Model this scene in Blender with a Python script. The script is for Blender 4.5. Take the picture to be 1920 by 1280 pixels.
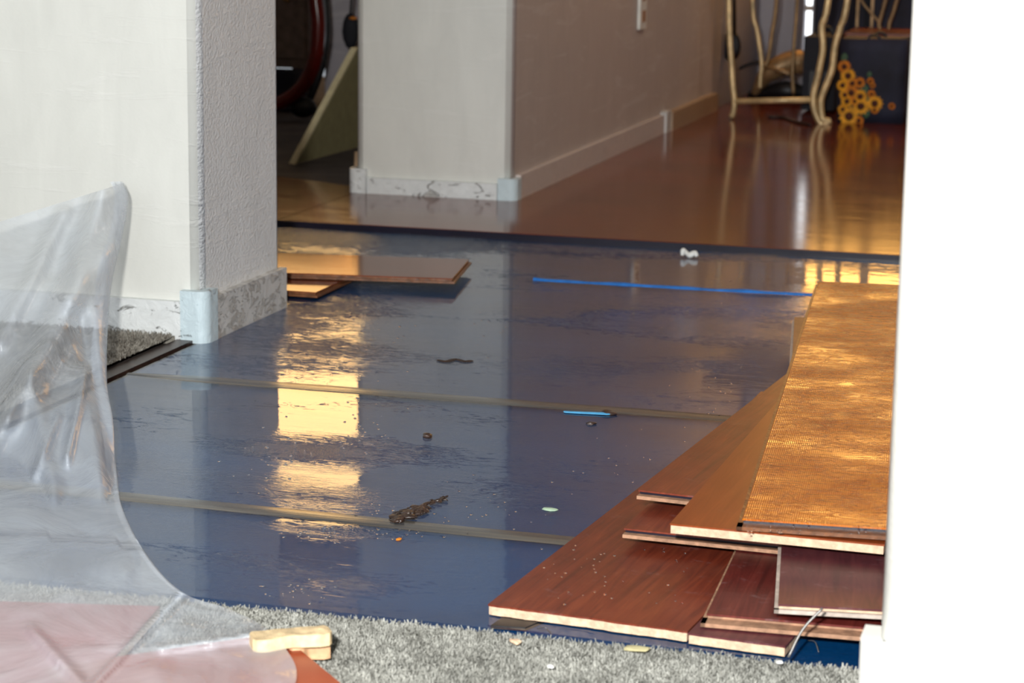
import bpy, bmesh, math, random
import numpy as np
from mathutils import Vector, Matrix, noise
random.seed(7); np.random.seed(7)
for o in list(bpy.data.objects): bpy.data.objects.remove(o)
scn = bpy.context.scene
C = scn.collection
# ------------------------------------------------------------------ camera
H = 0.60
F = 4109.8                       # focal length in pixels of a 1920 wide frame
pitch, roll, yaw = 0.19833, 0.014406, 0.276482
fw = Vector((-math.sin(yaw)*math.cos(pitch), math.cos(yaw)*math.cos(pitch), -math.sin(pitch)))
r0 = Vector((math.cos(yaw), math.sin(yaw), 0)); u0 = r0.cross(fw)
rt = r0*math.cos(roll) + u0*math.sin(roll); up = rt.cross(fw)
cam_d = bpy.data.cameras.new('camera'); cam = bpy.data.objects.new('camera', cam_d); C.objects.link(cam)
cam.matrix_world = Matrix(((rt.x, up.x, -fw.x, 0), (rt.y, up.y, -fw.y, 0), (rt.z, up.z, -fw.z, H), (0, 0, 0, 1)))
cam_d.sensor_width = 36; cam_d.lens = 36*F/1920
cam_d.clip_start = .05; cam_d.clip_end = 60
cam_d.dof.use_dof = True; cam_d.dof.focus_distance = 2.3; cam_d.dof.aperture_fstop = 12
scn.camera = cam
def ray(px, py): return fw + rt*((px-960)/F) - up*((py-640)/F)
def P(px, py, z=0.0):
    D = ray(px, py); t = (z-H)/D.z
    return Vector((0, 0, H)) + D*t
def Q(px, py, y):                 # meets the vertical plane at depth y
    D = ray(px, py); return Vector((0, 0, H)) + D*(y/D.y)
# ------------------------------------------------------------------ world, lights, exposure
w = bpy.data.worlds.new('world'); scn.world = w; w.use_nodes = True
w.node_tree.nodes['Background'].inputs[0].default_value = (.86, .93, 1, 1)
w.node_tree.nodes['Background'].inputs[1].default_value = .55
def area(name, loc, target, size, power, col, shape='DISK'):
    l = bpy.data.lights.new(name, 'AREA'); l.shape = shape; l.size = size; l.energy = power; l.color = col
    o = bpy.data.objects.new(name, l); C.objects.link(o); o.location = loc
    o.rotation_euler = (Vector(target)-Vector(loc)).to_track_quat('-Z', 'Y').to_euler(); return o
area('camera_flash', (-.13, -.03, .76), (-.9, 3.2, .2), .07, 67, (1, .99, .955))
area('rear_fill', (-.2, -2.6, 1.7), (-.8, 3.0, .4), 1.8, 42, (.86, .93, 1))  # soft ambient fill added behind the camera, not a known source
area('hall_fill', (.1, 4.9, 2.40), (-.2, 5.0, 0), .5, 11, (1, .88, .76))  # unseen light added under the ceiling to brighten hall wall and floor
scn.view_settings.view_transform = 'Standard'; scn.view_settings.look = 'None'
scn.view_settings.gamma = 1; scn.view_settings.use_curve_mapping = False
scn.view_settings.exposure = 0.0
# ------------------------------------------------------------------ helpers
def tag(o, label=None, cat=None, group=None, kind=None):
    if label: o['label'] = label
    if cat: o['category'] = cat
    if group: o['group'] = group
    if kind: o['kind'] = kind
    return o
def empty(name, loc, rz=0, label=None, cat=None, group=None):
    o = bpy.data.objects.new(name, None); C.objects.link(o); o.location = loc; o.rotation_euler = (0, 0, rz)
    o.empty_display_size = .05
    return tag(o, label, cat, group)
def finish(bm, name, mats, parent=None, smooth=False, bevel=0, seg=2):
    if bevel:
        bmesh.ops.bevel(bm, geom=[e for e in bm.edges if len(e.link_faces) == 2 and e.calc_face_angle(0) > .5], offset=bevel, segments=seg, profile=.5, affect='EDGES')
    bmesh.ops.recalc_face_normals(bm, faces=bm.faces)
    me = bpy.data.meshes.new(name); bm.to_mesh(me); bm.free()
    o = bpy.data.objects.new(name, me); C.objects.link(o)
    if not isinstance(mats, (list, tuple)): mats = [mats]
    for m in mats: me.materials.append(m)
    if smooth:
        for p in me.polygons: p.use_smooth = True
    if parent: o.parent = parent
    return o
def box(bm, a, b, M=None, mi=0):
    a = Vector(a); b = Vector(b)
    vs = [bm.verts.new(Vector((x, y, z))) for x in (a.x, b.x) for y in (a.y, b.y) for z in (a.z, b.z)]
    if M is not None:
        for v in vs: v.co = M @ v.co
    fs = []
    for q in ((0, 1, 3, 2), (4, 6, 7, 5), (0, 4, 5, 1), (2, 3, 7, 6), (0, 2, 6, 4), (1, 5, 7, 3)):
        f = bm.faces.new([vs[i] for i in q]); f.material_index = mi; fs.append(f)
    return vs
def bx(name, a, b, m, parent=None, bevel=0, seg=2):
    bm = bmesh.new(); box(bm, a, b); return finish(bm, name, m, parent, bevel=bevel, seg=seg)
def prism(bm, pts, z0, z1):
    lo = [bm.verts.new((p[0], p[1], z0)) for p in pts]; hi = [bm.verts.new((p[0], p[1], z1)) for p in pts]
    n = len(pts); bm.faces.new(hi); bm.faces.new(lo[::-1])
    for i in range(n): bm.faces.new((lo[i], lo[(i+1) % n], hi[(i+1) % n], hi[i]))
def smooth_path(pts, n=8):
    pts = [Vector(p) for p in pts]
    if len(pts) < 3: return pts
    out = []
    ext = [2*pts[0]-pts[1]] + pts + [2*pts[-1]-pts[-2]]
    for i in range(1, len(ext)-2):
        a, b, c, d = ext[i-1:i+3]
        for k in range(n):
            t = k/n
            out.append(.5*((2*b) + (c-a)*t + (2*a-5*b+4*c-d)*t*t + (3*b-a-3*c+d)*t**3))
    out.append(pts[-1]); return out
def tube(bm, pts, r, seg=8, n=8, sm=True):
    ps = smooth_path(pts, n) if sm else [Vector(p) for p in pts]
    if not isinstance(r, (list, tuple)): rr = [r]*len(ps)
    else: rr = [float(np.interp(i/(len(ps)-1), np.linspace(0, 1, len(r)), r)) for i in range(len(ps))]
    rings = []; ref = Vector((.31, .17, .93)).normalized()
    for i, p in enumerate(ps):
        t = (ps[min(i+1, len(ps)-1)]-ps[max(i-1, 0)]).normalized()
        if abs(t.dot(ref)) > .98: ref = Vector((1, .1, 0)).normalized()
        a = t.cross(ref).normalized(); b = t.cross(a)
        rings.append([bm.verts.new(p + (a*math.cos(2*math.pi*k/seg) + b*math.sin(2*math.pi*k/seg))*rr[i]) for k in range(seg)])
    for i in range(len(rings)-1):
        for k in range(seg): bm.faces.new((rings[i][k], rings[i][(k+1) % seg], rings[i+1][(k+1) % seg], rings[i+1][k]))
    bm.faces.new(rings[0][::-1]); bm.faces.new(rings[-1])
def tb(name, pts, r, m, parent=None, seg=8, **k):
    bm = bmesh.new(); tube(bm, pts, r, seg, **k); return finish(bm, name, m, parent, smooth=True)
def ball(bm, c, r, sx=1, sy=1, sz=1, sub=2):
    g = bmesh.ops.create_icosphere(bm, subdivisions=sub, radius=r)
    for v in g['verts']: v.co = Vector((v.co.x*sx, v.co.y*sy, v.co.z*sz)) + Vector(c)
    return g['verts']
# ------------------------------------------------------------------ materials
class N:
    def __init__(s, name):
        s.m = bpy.data.materials.new(name); s.m.use_nodes = True; s.t = s.m.node_tree; s.t.nodes.clear()
        s.out = s.t.nodes.new('ShaderNodeOutputMaterial'); s.co = s.t.nodes.new('ShaderNodeTexCoord')
    def n(s, typ, **kw):
        nd = s.t.nodes.new('ShaderNode'+typ)
        for k, v in kw.items():
            if k in ('operation', 'blend_type', 'data_type', 'distribution', 'wave_type', 'bands_direction', 'feature', 'interpolation_type', 'clamp'): setattr(nd, k, v)
        return nd
    def l(s, a, b): s.t.links.new(a, b)
    def mapping(s, scale=(1, 1, 1), rot=(0, 0, 0), src='Object', loc=(0, 0, 0)):
        mp = s.n('Mapping'); s.l(s.co.outputs[src], mp.inputs[0]); mp.inputs['Scale'].default_value = scale
        mp.inputs['Rotation'].default_value = rot; mp.inputs['Location'].default_value = loc; return mp.outputs[0]
    def noise(s, vec, scale, detail=4, rough=.55, dist=0):
        nd = s.n('TexNoise'); s.l(vec, nd.inputs['Vector']); nd.inputs['Scale'].default_value = scale
        nd.inputs['Detail'].default_value = detail; nd.inputs['Roughness'].default_value = rough; nd.inputs['Distortion'].default_value = dist
        return nd.outputs['Fac']
    def ramp(s, fac, stops):
        nd = s.n('ValToRGB'); s.l(fac, nd.inputs[0]); e = nd.color_ramp.elements
        while len(e) < len(stops): e.new(.5)
        for i, (p, c) in enumerate(stops):
            e[i].position = p; e[i].color = (c, c, c, 1) if not isinstance(c, tuple) else c+(1,)
        return nd.outputs[0]
    def mix(s, fac, a, b, typ='MIX'):
        nd = s.n('Mix', data_type='RGBA', blend_type=typ)
        for i, v in ((0, fac), (6, a), (7, b)):
            if isinstance(v, (int, float)): nd.inputs[i].default_value = v if i == 0 else (v, v, v, 1)
            elif isinstance(v, tuple): nd.inputs[i].default_value = v+(1,)
            else: s.l(v, nd.inputs[i])
        return nd.outputs[2]
    def math(s, op, a, b=0, c=None):
        nd = s.n('Math', operation=op)
        for i, v in enumerate((a, b) if c is None else (a, b, c)):
            if isinstance(v, (int, float)): nd.inputs[i].default_value = v
            else: s.l(v, nd.inputs[i])
        return nd.outputs[0]
    def bump(s, h, strength, dist=.01, prev=None):
        nd = s.n('Bump'); s.l(h, nd.inputs['Height']); nd.inputs['Strength'].default_value = strength; nd.inputs['Distance'].default_value = dist
        if prev is not None: s.l(prev, nd.inputs['Normal'])
        return nd.outputs[0]
    def bsdf(s, col, rough=.5, metal=0, normal=None, spec=.5, **kw):
        b = s.n('BsdfPrincipled')
        for k, v in (('Base Color', col), ('Roughness', rough), ('Metallic', metal), ('Specular IOR Level', spec)) + tuple(kw.items()):
            if isinstance(v, (int, float)): b.inputs[k].default_value = v
            elif isinstance(v, tuple): b.inputs[k].default_value = v+(1,)
            else: s.l(v, b.inputs[k])
        if normal is not None: s.l(normal, b.inputs['Normal'])
        s.l(b.outputs[0], s.out.inputs[0]); return b
def plain(name, col, rough=.5, metal=0, var=.12, sc=40, bump=.1, spec=.5):
    a = N(name); v = a.mapping(); f = a.noise(v, sc, 4)
    c = a.mix(a.ramp(f, [(.3, 0.), (.7, 1.)]), tuple(x*(1-var) for x in col), tuple(min(1, x*(1+var)) for x in col))
    a.bsdf(c, rough, metal, a.bump(f, bump, .002), spec); return a.m
def emis(name, col, st):
    a = N(name); e = a.n('Emission'); e.inputs[0].default_value = col+(1,); e.inputs[1].default_value = st; a.l(e.outputs[0], a.out.inputs[0]); return a.m

def wall_mat(name, col, peel=.25, stroke=.12, rough=.55):
    a = N(name); v = a.mapping()
    fine = a.noise(v, 240, 4); med = a.noise(a.mapping((9, 9, 3), (.0, .75, 0)), 2.2, 5, .6, .6)
    st = a.ramp(a.noise(a.mapping((1.2, 1.2, 9), (.35, .3, 0)), 3.5, 6, .65, 1.0), [(.56, 0.), (.66, 1.)])
    c = a.mix(a.ramp(med, [(.35, 0.), (.7, 1.)]), tuple(x*.96 for x in col), tuple(min(1, x*1.04) for x in col))
    c = a.mix(a.math('MULTIPLY', st, .15), c, (.9, .9, .88))
    n1 = a.bump(fine, peel, .005); n2 = a.bump(st, stroke, .002, n1)
    a.bsdf(c, rough, normal=n2, spec=.35); return a.m
M = {}
M['wall'] = wall_mat('painted_wall', (.75, .755, .71), .06, .25)
M['wall_rough'] = wall_mat('textured_wall', (.82, .83, .83), .55, .3)
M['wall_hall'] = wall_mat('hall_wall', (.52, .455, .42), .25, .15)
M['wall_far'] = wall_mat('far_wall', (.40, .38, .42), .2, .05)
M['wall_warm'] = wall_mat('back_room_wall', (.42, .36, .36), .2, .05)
M['ceiling'] = plain('ceiling_paint', (.75, .74, .72), .8)
M['wall_white'] = wall_mat('white_wall', (.82, .82, .78), .08, .0)
def base_mat(name, col, chip=.5):
    a = N(name); v = a.mapping(); f = a.noise(v, 45, 6, .7, .8); g = a.noise(a.mapping((1, 1, 2.0)), 26, 7, .75, 1.0)
    ch = a.ramp(g, [(chip, 0.), (chip+.04, 1.)])
    c = a.mix(a.ramp(f, [(.35, 0.), (.65, 1.)]), tuple(x*.9 for x in col), col)
    c = a.mix(a.math('MULTIPLY', ch, .6), c, (.50, .48, .44))
    a.bsdf(c, .38, normal=a.bump(a.mix(.5, f, ch), .9, .006)); return a.m
M['base'] = base_mat('baseboard_paint', (.84, .87, .87), .60)
M['base_rough'] = base_mat('chipped_baseboard', (.70, .70, .68), .52)
M['base_blue'] = base_mat('bluish_corner_block', (.66, .79, .84), .62)
M['base_hall'] = base_mat('hall_baseboard', (.66, .58, .54), .62)
M['base_tan'] = base_mat('tan_baseboard', (.42, .29, .18), .66)

def wood(name, cols, rough, grain=(2.2, 38, 8), spec=.5, planks=None, bump=.06, coat=0, scuff=0.12, rvar=.0):
    a = N(name); v = a.mapping((1, 1, 1))
    g = a.noise(a.mapping(grain), 3.0, 7, .62, 1.3); big = a.noise(v, 5, 3)
    c = a.ramp(g, [(.28, cols[0]), (.5, cols[1]), (.74, cols[2])])
    c = a.mix(a.math('MULTIPLY', a.ramp(big, [(.4, 0.), (.65, 1.)]), .35), c, tuple(x*.55 for x in cols[0]))
    sc = a.ramp(a.noise(a.mapping((8, 14, 8)), 4, 8, .75, .5), [(.58, 0.), (.72, 1.)])
    c = a.mix(a.math('MULTIPLY', sc, scuff), c, (.34, .24, .25))
    h = g
    if planks:
        br = a.n('TexBrick'); a.l(a.mapping((1/planks[0], 1/planks[0], 1)), br.inputs['Vector'])
        br.inputs['Scale'].default_value = 1; br.inputs['Brick Width'].default_value = 1; br.inputs['Row Height'].default_value = planks[1]/planks[0]
        br.inputs['Mortar Size'].default_value = .0012; br.inputs['Mortar Smooth'].default_value = .1
        br.inputs['Color1'].default_value = (.75, .75, .75, 1); br.inputs['Color2'].default_value = (1.2, 1.1, 1.1, 1); br.inputs['Mortar'].default_value = (.35, .3, .3, 1)
        c = a.mix(.75, c, br.outputs['Color'], 'MULTIPLY')
    r = a.math('ADD', a.math('MULTIPLY', a.noise(a.mapping((3, 9, 3)), 3, 5), rvar), rough)
    b = a.bsdf(c, r, normal=a.bump(h, bump, .002), spec=spec, **{'Coat Weight': coat, 'Coat Roughness': .06})
    return a.m
RB = ((.09, .014, .008), (.18, .030, .013), (.26, .052, .020))
M['laminate'] = wood('installed_laminate', ((.10, .016, .008), (.18, .032, .012), (.24, .05, .018)), .075, (2.2, 30, 8), spec=.28, planks=(1.28, .19), scuff=.3, bump=.015, rvar=.10)
M['plank'] = wood('red_brown_wear_layer', RB, .33, (38, 2.2, 8), rvar=.15, scuff=.28)
M['plank_dark'] = wood('dark_maroon_wear_layer', ((.055, .006, .006), (.12, .016, .013), (.19, .034, .024)), .32, (42, 2.0, 8), rvar=.2, scuff=.4)
M['plank_purple'] = wood('wet_maroon_wear_layer', ((.06, .014, .020), (.11, .026, .032), (.16, .045, .045)), .38, (30, 3, 8), rvar=.1, scuff=.35)
M['plank_orange'] = wood('orange_brown_wear_layer', ((.20, .036, .008), (.25, .052, .012), (.32, .07, .018)), .34, (38, 2.2, 8), spec=.28, scuff=.1)
M['core'] = plain('cream_fibreboard_core', (.66, .47, .32), .8, var=.22, sc=150, bump=.6)
M['core_pale'] = plain('pale_grey_core', (.50, .42, .36), .7, var=.2, sc=120, bump=.5)
M['core_tan'] = plain('tan_fibreboard_core', (.36, .20, .12), .7, var=.35, sc=120, bump=.6)
M['core_brown'] = plain('wet_brown_core', (.17, .065, .025), .4, var=.4, sc=120, bump=.5)
M['groove'] = plain('dark_groove_and_shadow', (.012, .010, .022), .3)  # near-black for plank grooves and the shadow at the laminate edge
def back_mat():
    a = N('ribbed_plank_back'); v = a.mapping()
    g = a.noise(a.mapping((8, 5, 8)), 4, 7, .65, .8)
    c = a.ramp(g, [(.3, (.34, .070, .004)), (.5, (.50, .125, .006)), (.75, (.62, .19, .012))])
    st = a.ramp(a.noise(a.mapping((5, 13, 3)), 3.2, 6, .7, .8), [(.60, 0.), (.68, 1.)])
    c = a.mix(a.math('MULTIPLY', st, .45), c, (.12, .035, .015))
    wv = a.n('TexWave', wave_type='BANDS', bands_direction='X'); a.l(v, wv.inputs[0]); wv.inputs['Scale'].default_value = 165; wv.inputs['Distortion'].default_value = .6
    ribmask = a.ramp(a.noise(a.mapping((2, 3, 1)), 2.5, 3), [(.4, .15), (.6, 1.)])
    rib = a.math('MULTIPLY', wv.outputs['Fac'], ribmask)
    wet = a.ramp(a.noise(a.mapping((7, 17, 3)), 3.4, 5, .6, 1.5), [(.46, 0.), (.52, 1.)])
    crack = a.ramp(a.noise(a.mapping((3, 22, 3)), 1.6, 5, .6, 1.0), [(.485, 1.), (.5, 0.), (.515, 1.)])
    n1 = a.bump(rib, .32, .0012); n2 = a.bump(a.noise(a.mapping((18, 46, 8)), 3.0, 5, .7, .6), .10, .003, n1)
    n3 = a.bump(wet, .28, .0014, n2); n3 = a.bump(crack, .12, .001, n3)
    a.bsdf(c, a.mix(wet, .27, .12), normal=n3, spec=.9); return a.m
M['plank_back'] = back_mat()

def film_mat():
    a = N('blue_underlay_film'); v = a.mapping()
    f = a.noise(a.mapping((1.2, 2.4, 1)), 2.2, 5, .6, .6)
    c = a.mix(a.ramp(f, [(.35, 0.), (.7, 1.)]), (.0003, .034, .120), (.001, .056, .180))
    wr = a.noise(a.mapping((16, 44, 8)), 2.2, 5, .6, 1.2)
    fine = a.noise(a.mapping((80, 230, 8)), 2, 4, .75)
    n1 = a.bump(wr, .10, .004); n2 = a.bump(fine, .5, .0015, n1)
    a.bsdf(c, .2, normal=n2, spec=.10); return a.m
M['film'] = film_mat()
def water_mat():
    a = N('standing_water')
    big = a.noise(a.mapping((.9, 2.4, 1), loc=(.35, .22, 0)), 2.6, 3, .5, .3)
    det = a.noise(a.mapping((13, 38, 1)), 2.2, 7, .70, 2.0)
    det2 = a.noise(a.mapping((34, 100, 1)), 2.0, 4, .65, 1.0)
    blob = None
    # places where the film stands out of the water in wet, wrinkled islands
    for px, py, rx, ry, am in ((600, 585, .19, .27, 1.0), (570, 665, .20, .20, .85), (600, 850, .18, .10, .95), (590, 935, .20, .06, .9), (770, 850, .10, .05, .5), (920, 930, .13, .07, .8), (610, 1000, .12, .025, .8), (430, 900, .14, .06, .6), (1400, 600, .30, .35, .8), (1150, 470, .5, .15, .35), (660, 1110, .05, .03, .8), (620, 450, .4, .25, 1.2)):
        c = P(px, py); mp = a.n('Mapping'); a.l(a.co.outputs['Object'], mp.inputs[0])
        mp.inputs['Scale'].default_value = (1/rx, 1/ry, 0); mp.inputs['Location'].default_value = (-c.x/rx, -c.y/ry, 0)
        gr = a.n('TexGradient'); gr.gradient_type = 'SPHERICAL'; a.l(mp.outputs[0], gr.inputs[0])
        v = a.math('MULTIPLY', gr.outputs['Fac'], am); blob = v if blob is None else a.math('MAXIMUM', blob, v)
    h = a.math('ADD', a.math('MULTIPLY', big, .45), a.math('MULTIPLY', det, .43))
    h = a.math('ADD', h, a.math('MULTIPLY', det2, .12))
    h = a.math('SUBTRACT', h, a.math('MULTIPLY', blob, .17))
    mask = a.ramp(h, [(.395, 0.), (.405, 1.)])
    men = a.ramp(h, [(.39, 0.), (.425, 1.)])
    rip = a.noise(a.mapping((5, 13, 1)), 2.4, 4, .5, .8)
    fin = a.noise(a.mapping((26, 70, 1)), 2.2, 4, .6, 1.2)
    n1 = a.bump(men, .9, .0022); n2 = a.bump(rip, .035, .006, n1); n2 = a.bump(a.math('MULTIPLY', fin, blob), .30, .003, n2)
    gr_ = a.noise(a.mapping((150, 330, 1)), 2.0, 3, .7)
    n2 = a.bump(a.math('MULTIPLY', gr_, a.math('SUBTRACT', 1, mask)), .4, .002, n2)
    fr = a.n('Fresnel'); fr.inputs[0].default_value = 1.24; a.l(n2, fr.inputs['Normal'])
    gl = a.n('BsdfGlossy'); a.l(a.math('MULTIPLY_ADD', mask, -.073, .085), gl.inputs['Roughness']); a.l(n2, gl.inputs['Normal']); gl.inputs[0].default_value = (1, 1, 1, 1)
    tr = a.n('BsdfTransparent')
    mx = a.n('MixShader'); gm = a.n('NewGeometry'); a.l(a.math('MULTIPLY', fr.outputs[0], a.math('SUBTRACT', 1, gm.outputs['Backfacing'])), mx.inputs[0]); a.l(tr.outputs[0], mx.inputs[1]); a.l(gl.outputs[0], mx.inputs[2])
    a.l(mx.outputs[0], a.out.inputs[0]); return a.m
M['water'] = water_mat()
def drop_mat():
    a = N('clear_droplet')
    b = a.bsdf((1., 1., 1.), .02, spec=.6, **{'Transmission Weight': 1.0, 'IOR': 1.33}); return a.m
M['drop'] = drop_mat()
def carpet_mat(name, a_, b_):
    a = N(name); v = a.mapping(); f = a.noise(v, 14, 5, .7); g = a.noise(v, 160, 3)
    c = a.mix(a.ramp(a.mix(.5, f, g), [(.38, 0.), (.62, 1.)]), a_, b_)
    a.bsdf(c, .9, normal=a.bump(g, .8, .006), spec=.15); return a.m
M['carpet'] = carpet_mat('grey_carpet', (.19, .19, .17), (.45, .45, .41))
M['carpet_dark'] = carpet_mat('dirty_carpet', (.12, .10, .08), (.42, .40, .35))
def tape_mat():
    a = N('clear_brown_tape'); f = a.noise(a.mapping((1, 60, 1)), 2.5, 4)
    c = a.mix(a.ramp(f, [(.35, 0.), (.65, 1.)]), (.05, .055, .065), (.135, .12, .10))
    a.bsdf(c, .2, normal=a.bump(f, .25, .002), spec=.5); return a.m
M['tape'] = tape_mat()
M['bluefilm'] = plain('bright_blue_film', (.02, .18, .60), .25, var=.3)
M['lightblue'] = plain('pale_blue_film', (.10, .42, .75), .25, var=.3)
def plastic_mat():
    a = N('clear_plastic_sheeting')
    v = a.mapping()
    f = a.noise(a.mapping((2, 2, 3)), 3.5, 5, .55, .8); g = a.noise(v, 22, 5, .65, .8)
    cre = a.ramp(a.noise(a.mapping((2, 2, 1.5), (.3, .5, .4)), 1.6, 3, .5, .5), [(.47, 0.), (.50, 1.), (.53, 0.)])
    nrm = a.bump(f, .35, .02); nrm = a.bump(g, .09, .004, nrm); nrm = a.bump(cre, .14, .004, nrm)
    tr = a.n('BsdfTransparent'); tr.inputs[0].default_value = (.97, .98, 1, 1)
    df = a.n('BsdfDiffuse'); df.inputs[0].default_value = (.84, .91, 1, 1); a.l(nrm, df.inputs['Normal'])
    tl = a.n('BsdfTranslucent'); tl.inputs[0].default_value = (.8, .84, .9, 1)
    gl = a.n('BsdfGlossy'); gl.inputs['Roughness'].default_value = .22; a.l(nrm, gl.inputs['Normal'])
    m1 = a.n('MixShader'); m1.inputs[0].default_value = .22; a.l(df.outputs[0], m1.inputs[1]); a.l(tl.outputs[0], m1.inputs[2])
    m2 = a.n('MixShader'); a.l(a.ramp(f, [(.3, .28), (.7, .50)]), m2.inputs[0]); a.l(tr.outputs[0], m2.inputs[1]); a.l(m1.outputs[0], m2.inputs[2])
    fr = a.n('Fresnel'); fr.inputs[0].default_value = 1.3; a.l(nrm, fr.inputs['Normal'])
    m3 = a.n('MixShader'); gm = a.n('NewGeometry'); a.l(a.math('MULTIPLY', a.math('MINIMUM', fr.outputs[0], .30), a.math('SUBTRACT', 1, gm.outputs['Backfacing'])), m3.inputs[0]); a.l(m2.outputs[0], m3.inputs[1]); a.l(gl.outputs[0], m3.inputs[2])
    a.l(m3.outputs[0], a.out.inputs[0]); return a.m
M['plastic'] = plastic_mat()
M['iron'] = plain('antique_cream_iron', (.72, .54, .28), .35, .3, var=.35, sc=30)
M['iron_dark'] = plain('antique_brown_iron', (.36, .23, .11), .4, .4, var=.3, sc=30)
M['black'] = plain('black_plastic', (.008, .008, .010), .45)
M['black_fabric'] = plain('black_fabric', (.010, .011, .018), .8)
M['navy'] = plain('navy_fabric', (.012, .014, .032), .75, sc=12, var=.5)
M['red_tube'] = plain('dark_red_lacquer', (.13, .008, .006), .18)
M['cabinet'] = plain('grey_brown_wood', (.20, .15, .13), .5, var=.25)
M['cherry'] = plain('cherry_wood', (.20, .045, .02), .35)
M['cream'] = plain('pale_olive_board', (.30, .27, .14), .6)
M['cream_edge'] = plain('cream_board_edge', (.72, .64, .40), .6)
M['sun'] = plain('sunflower_petals', (.80, .36, .015), .6, var=.3, sc=60)
M['sun2'] = plain('sunflower_orange', (.62, .20, .012), .6, var=.3, sc=60)
M['sunc'] = plain('sunflower_centre', (.07, .015, .006), .8)
M['leaf'] = plain('leaf_green', (.035, .09, .035), .6)
M['switch'] = plain('ivory_plastic', (.80, .80, .74), .35)
M['white'] = plain('white_plaster', (.85, .85, .82), .8)
M['glass_day'] = emis('daylit_pane', (.95, .98, 1.), 2.8)
M['glass_warm'] = emis('sunlit_pane', (1., .62, .24), 6.3)
M['glow_amber'] = emis('amber_glow_panel', (1., .38, .09), 1.7)  # glow of the added panel below the left room's pane
M['window_frame'] = plain('window_frame_paint', (.6, .5, .4), .5)
M['darkfloor'] = plain('dark_subfloor', (.07, .055, .048), .85, var=.4, sc=8)
M['wire'] = plain('grey_wire', (.22, .21, .2), .4, .5)
M['debris'] = plain('wet_brown_debris', (.035, .018, .012), .35, var=.6, sc=80)

def struct(o): o['kind'] = 'structure'; return o
# ------------------------------------------------------------------ shell
XL = -1.215            # face of the left wall stub, and edge of the film
YL0, YL1 = 2.722, 3.012
YP = 4.19; XP0 = P(668, 371).x; XP1 = P(957, 388).x
def block(name, x0, x1, y0, y1, m, side_mat=None, round_edges=(), r=.016, z1=2.44):
    bm = bmesh.new(); vs = box(bm, (x0, y0, 0), (x1, y1, z1))
    es = [e for e in bm.edges if abs(e.verts[0].co.z-e.verts[1].co.z) > 1 and any(abs(e.verts[0].co.x-a) < 1e-5 and abs(e.verts[0].co.y-b) < 1e-5 for a, b in round_edges)]
    if es: bmesh.ops.bevel(bm, geom=es, offset=r, segments=6, profile=.5, affect='EDGES')
    bmesh.ops.recalc_face_normals(bm, faces=bm.faces)
    mats = [m] + ([side_mat] if side_mat else [])
    if side_mat:
        for f in bm.faces:
            if f.normal.x > .75: f.material_index = 1
    o = finish(bm, name, mats)
    for p in o.data.polygons: p.use_smooth = .02 < abs(p.normal.x) < .999 and .02 < abs(p.normal.y) < .999
    return struct(o)
block('wall_left', -5, XL, YL0, YL1, M['wall'], M['wall_rough'], [(XL, YL0), (XL, YL1)])
XH_END = P(1328, 214).y
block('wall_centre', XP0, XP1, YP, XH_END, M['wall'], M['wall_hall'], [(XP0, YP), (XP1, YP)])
YE = P(1440, 172).y      # end wall of the hall
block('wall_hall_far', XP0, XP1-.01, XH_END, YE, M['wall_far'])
XR = Q(1650, 1170, 1.50).x
YR0, YR1 = 1.50, 1.625
block('wall_right', XR, 3.0, YR0, YR1, M['wall_white'], None, [(XR, YR0), (XR, YR1)], r=.012)
struct(bx('wall_hall_right', (1.0, YR1, 0), (1.1, YE, 2.44), M['wall_hall']))
YB = 9.0                 # back wall of the left room
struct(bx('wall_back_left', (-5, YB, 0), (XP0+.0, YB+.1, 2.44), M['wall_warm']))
struct(bx('wall_side_left', (-5.1, -3, 0), (-5, YB, 2.44), M['wall_warm']))
struct(bx('wall_side_right', (3.0, -3, 0), (3.1, YR1, 2.44), M['wall']))
struct(bx('ceiling', (-5.1, -1.0, 2.44), (3.1, YB+.1, 2.54), M['ceiling']))
# end wall with a tall slit of glass beside a door
g0 = Q(1504, 120, YE); g1 = Q(1519, 120, YE)
bm = bmesh.new()
zlo = Q(1510, 132, YE).z
box(bm, (XP1-.01, YE, 0), (g0.x, YE+.1, 2.44)); box(bm, (g1.x, YE, 0), (1.1, YE+.1, 2.44)); box(bm, (g0.x, YE, 0), (g1.x, YE+.1, zlo)); box(bm, (g0.x, YE, 2.1), (g1.x, YE+.1, 2.44))
struct(finish(bm, 'wall_hall_end', M['wall_far']))
win = struct(bx('window_1', (g0.x, YE+.05, zlo), (g1.x, YE+.06, 2.1), M['glass_day']))
zm = Q(1510, 16, YE).z
bx('window_frame', (g0.x, YE+.02, zm-.008), (g1.x, YE+.05, zm+.008), M['window_frame'], win)
# window above the clutter in the end wall (seen only as a reflection)
a = Q(1535, 0, YE); b = Q(1760, 0, YE)
M['glass_gold'] = emis('golden_pane', (1., .50, .12), 8.)
w2 = struct(bx('window_2', (a.x, YE-.03, .58), (b.x, YE-.02, 1.9), M['glass_gold']))
bm = bmesh.new()
for (p, q) in (((a.x-.05, .54), (b.x+.05, .58)), ((a.x-.05, 1.9), (b.x+.05, 1.97)), ((a.x-.05, .58), (a.x, 1.9)), ((b.x, .58), (b.x+.05, 1.9)), (((a.x+b.x)/2-.015, .58), ((a.x+b.x)/2+.015, 1.9))):
    box(bm, (p[0], YE-.045, p[1]), (q[0], YE, q[1]))
finish(bm, 'window_frame', M['window_frame'], w2)
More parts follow.
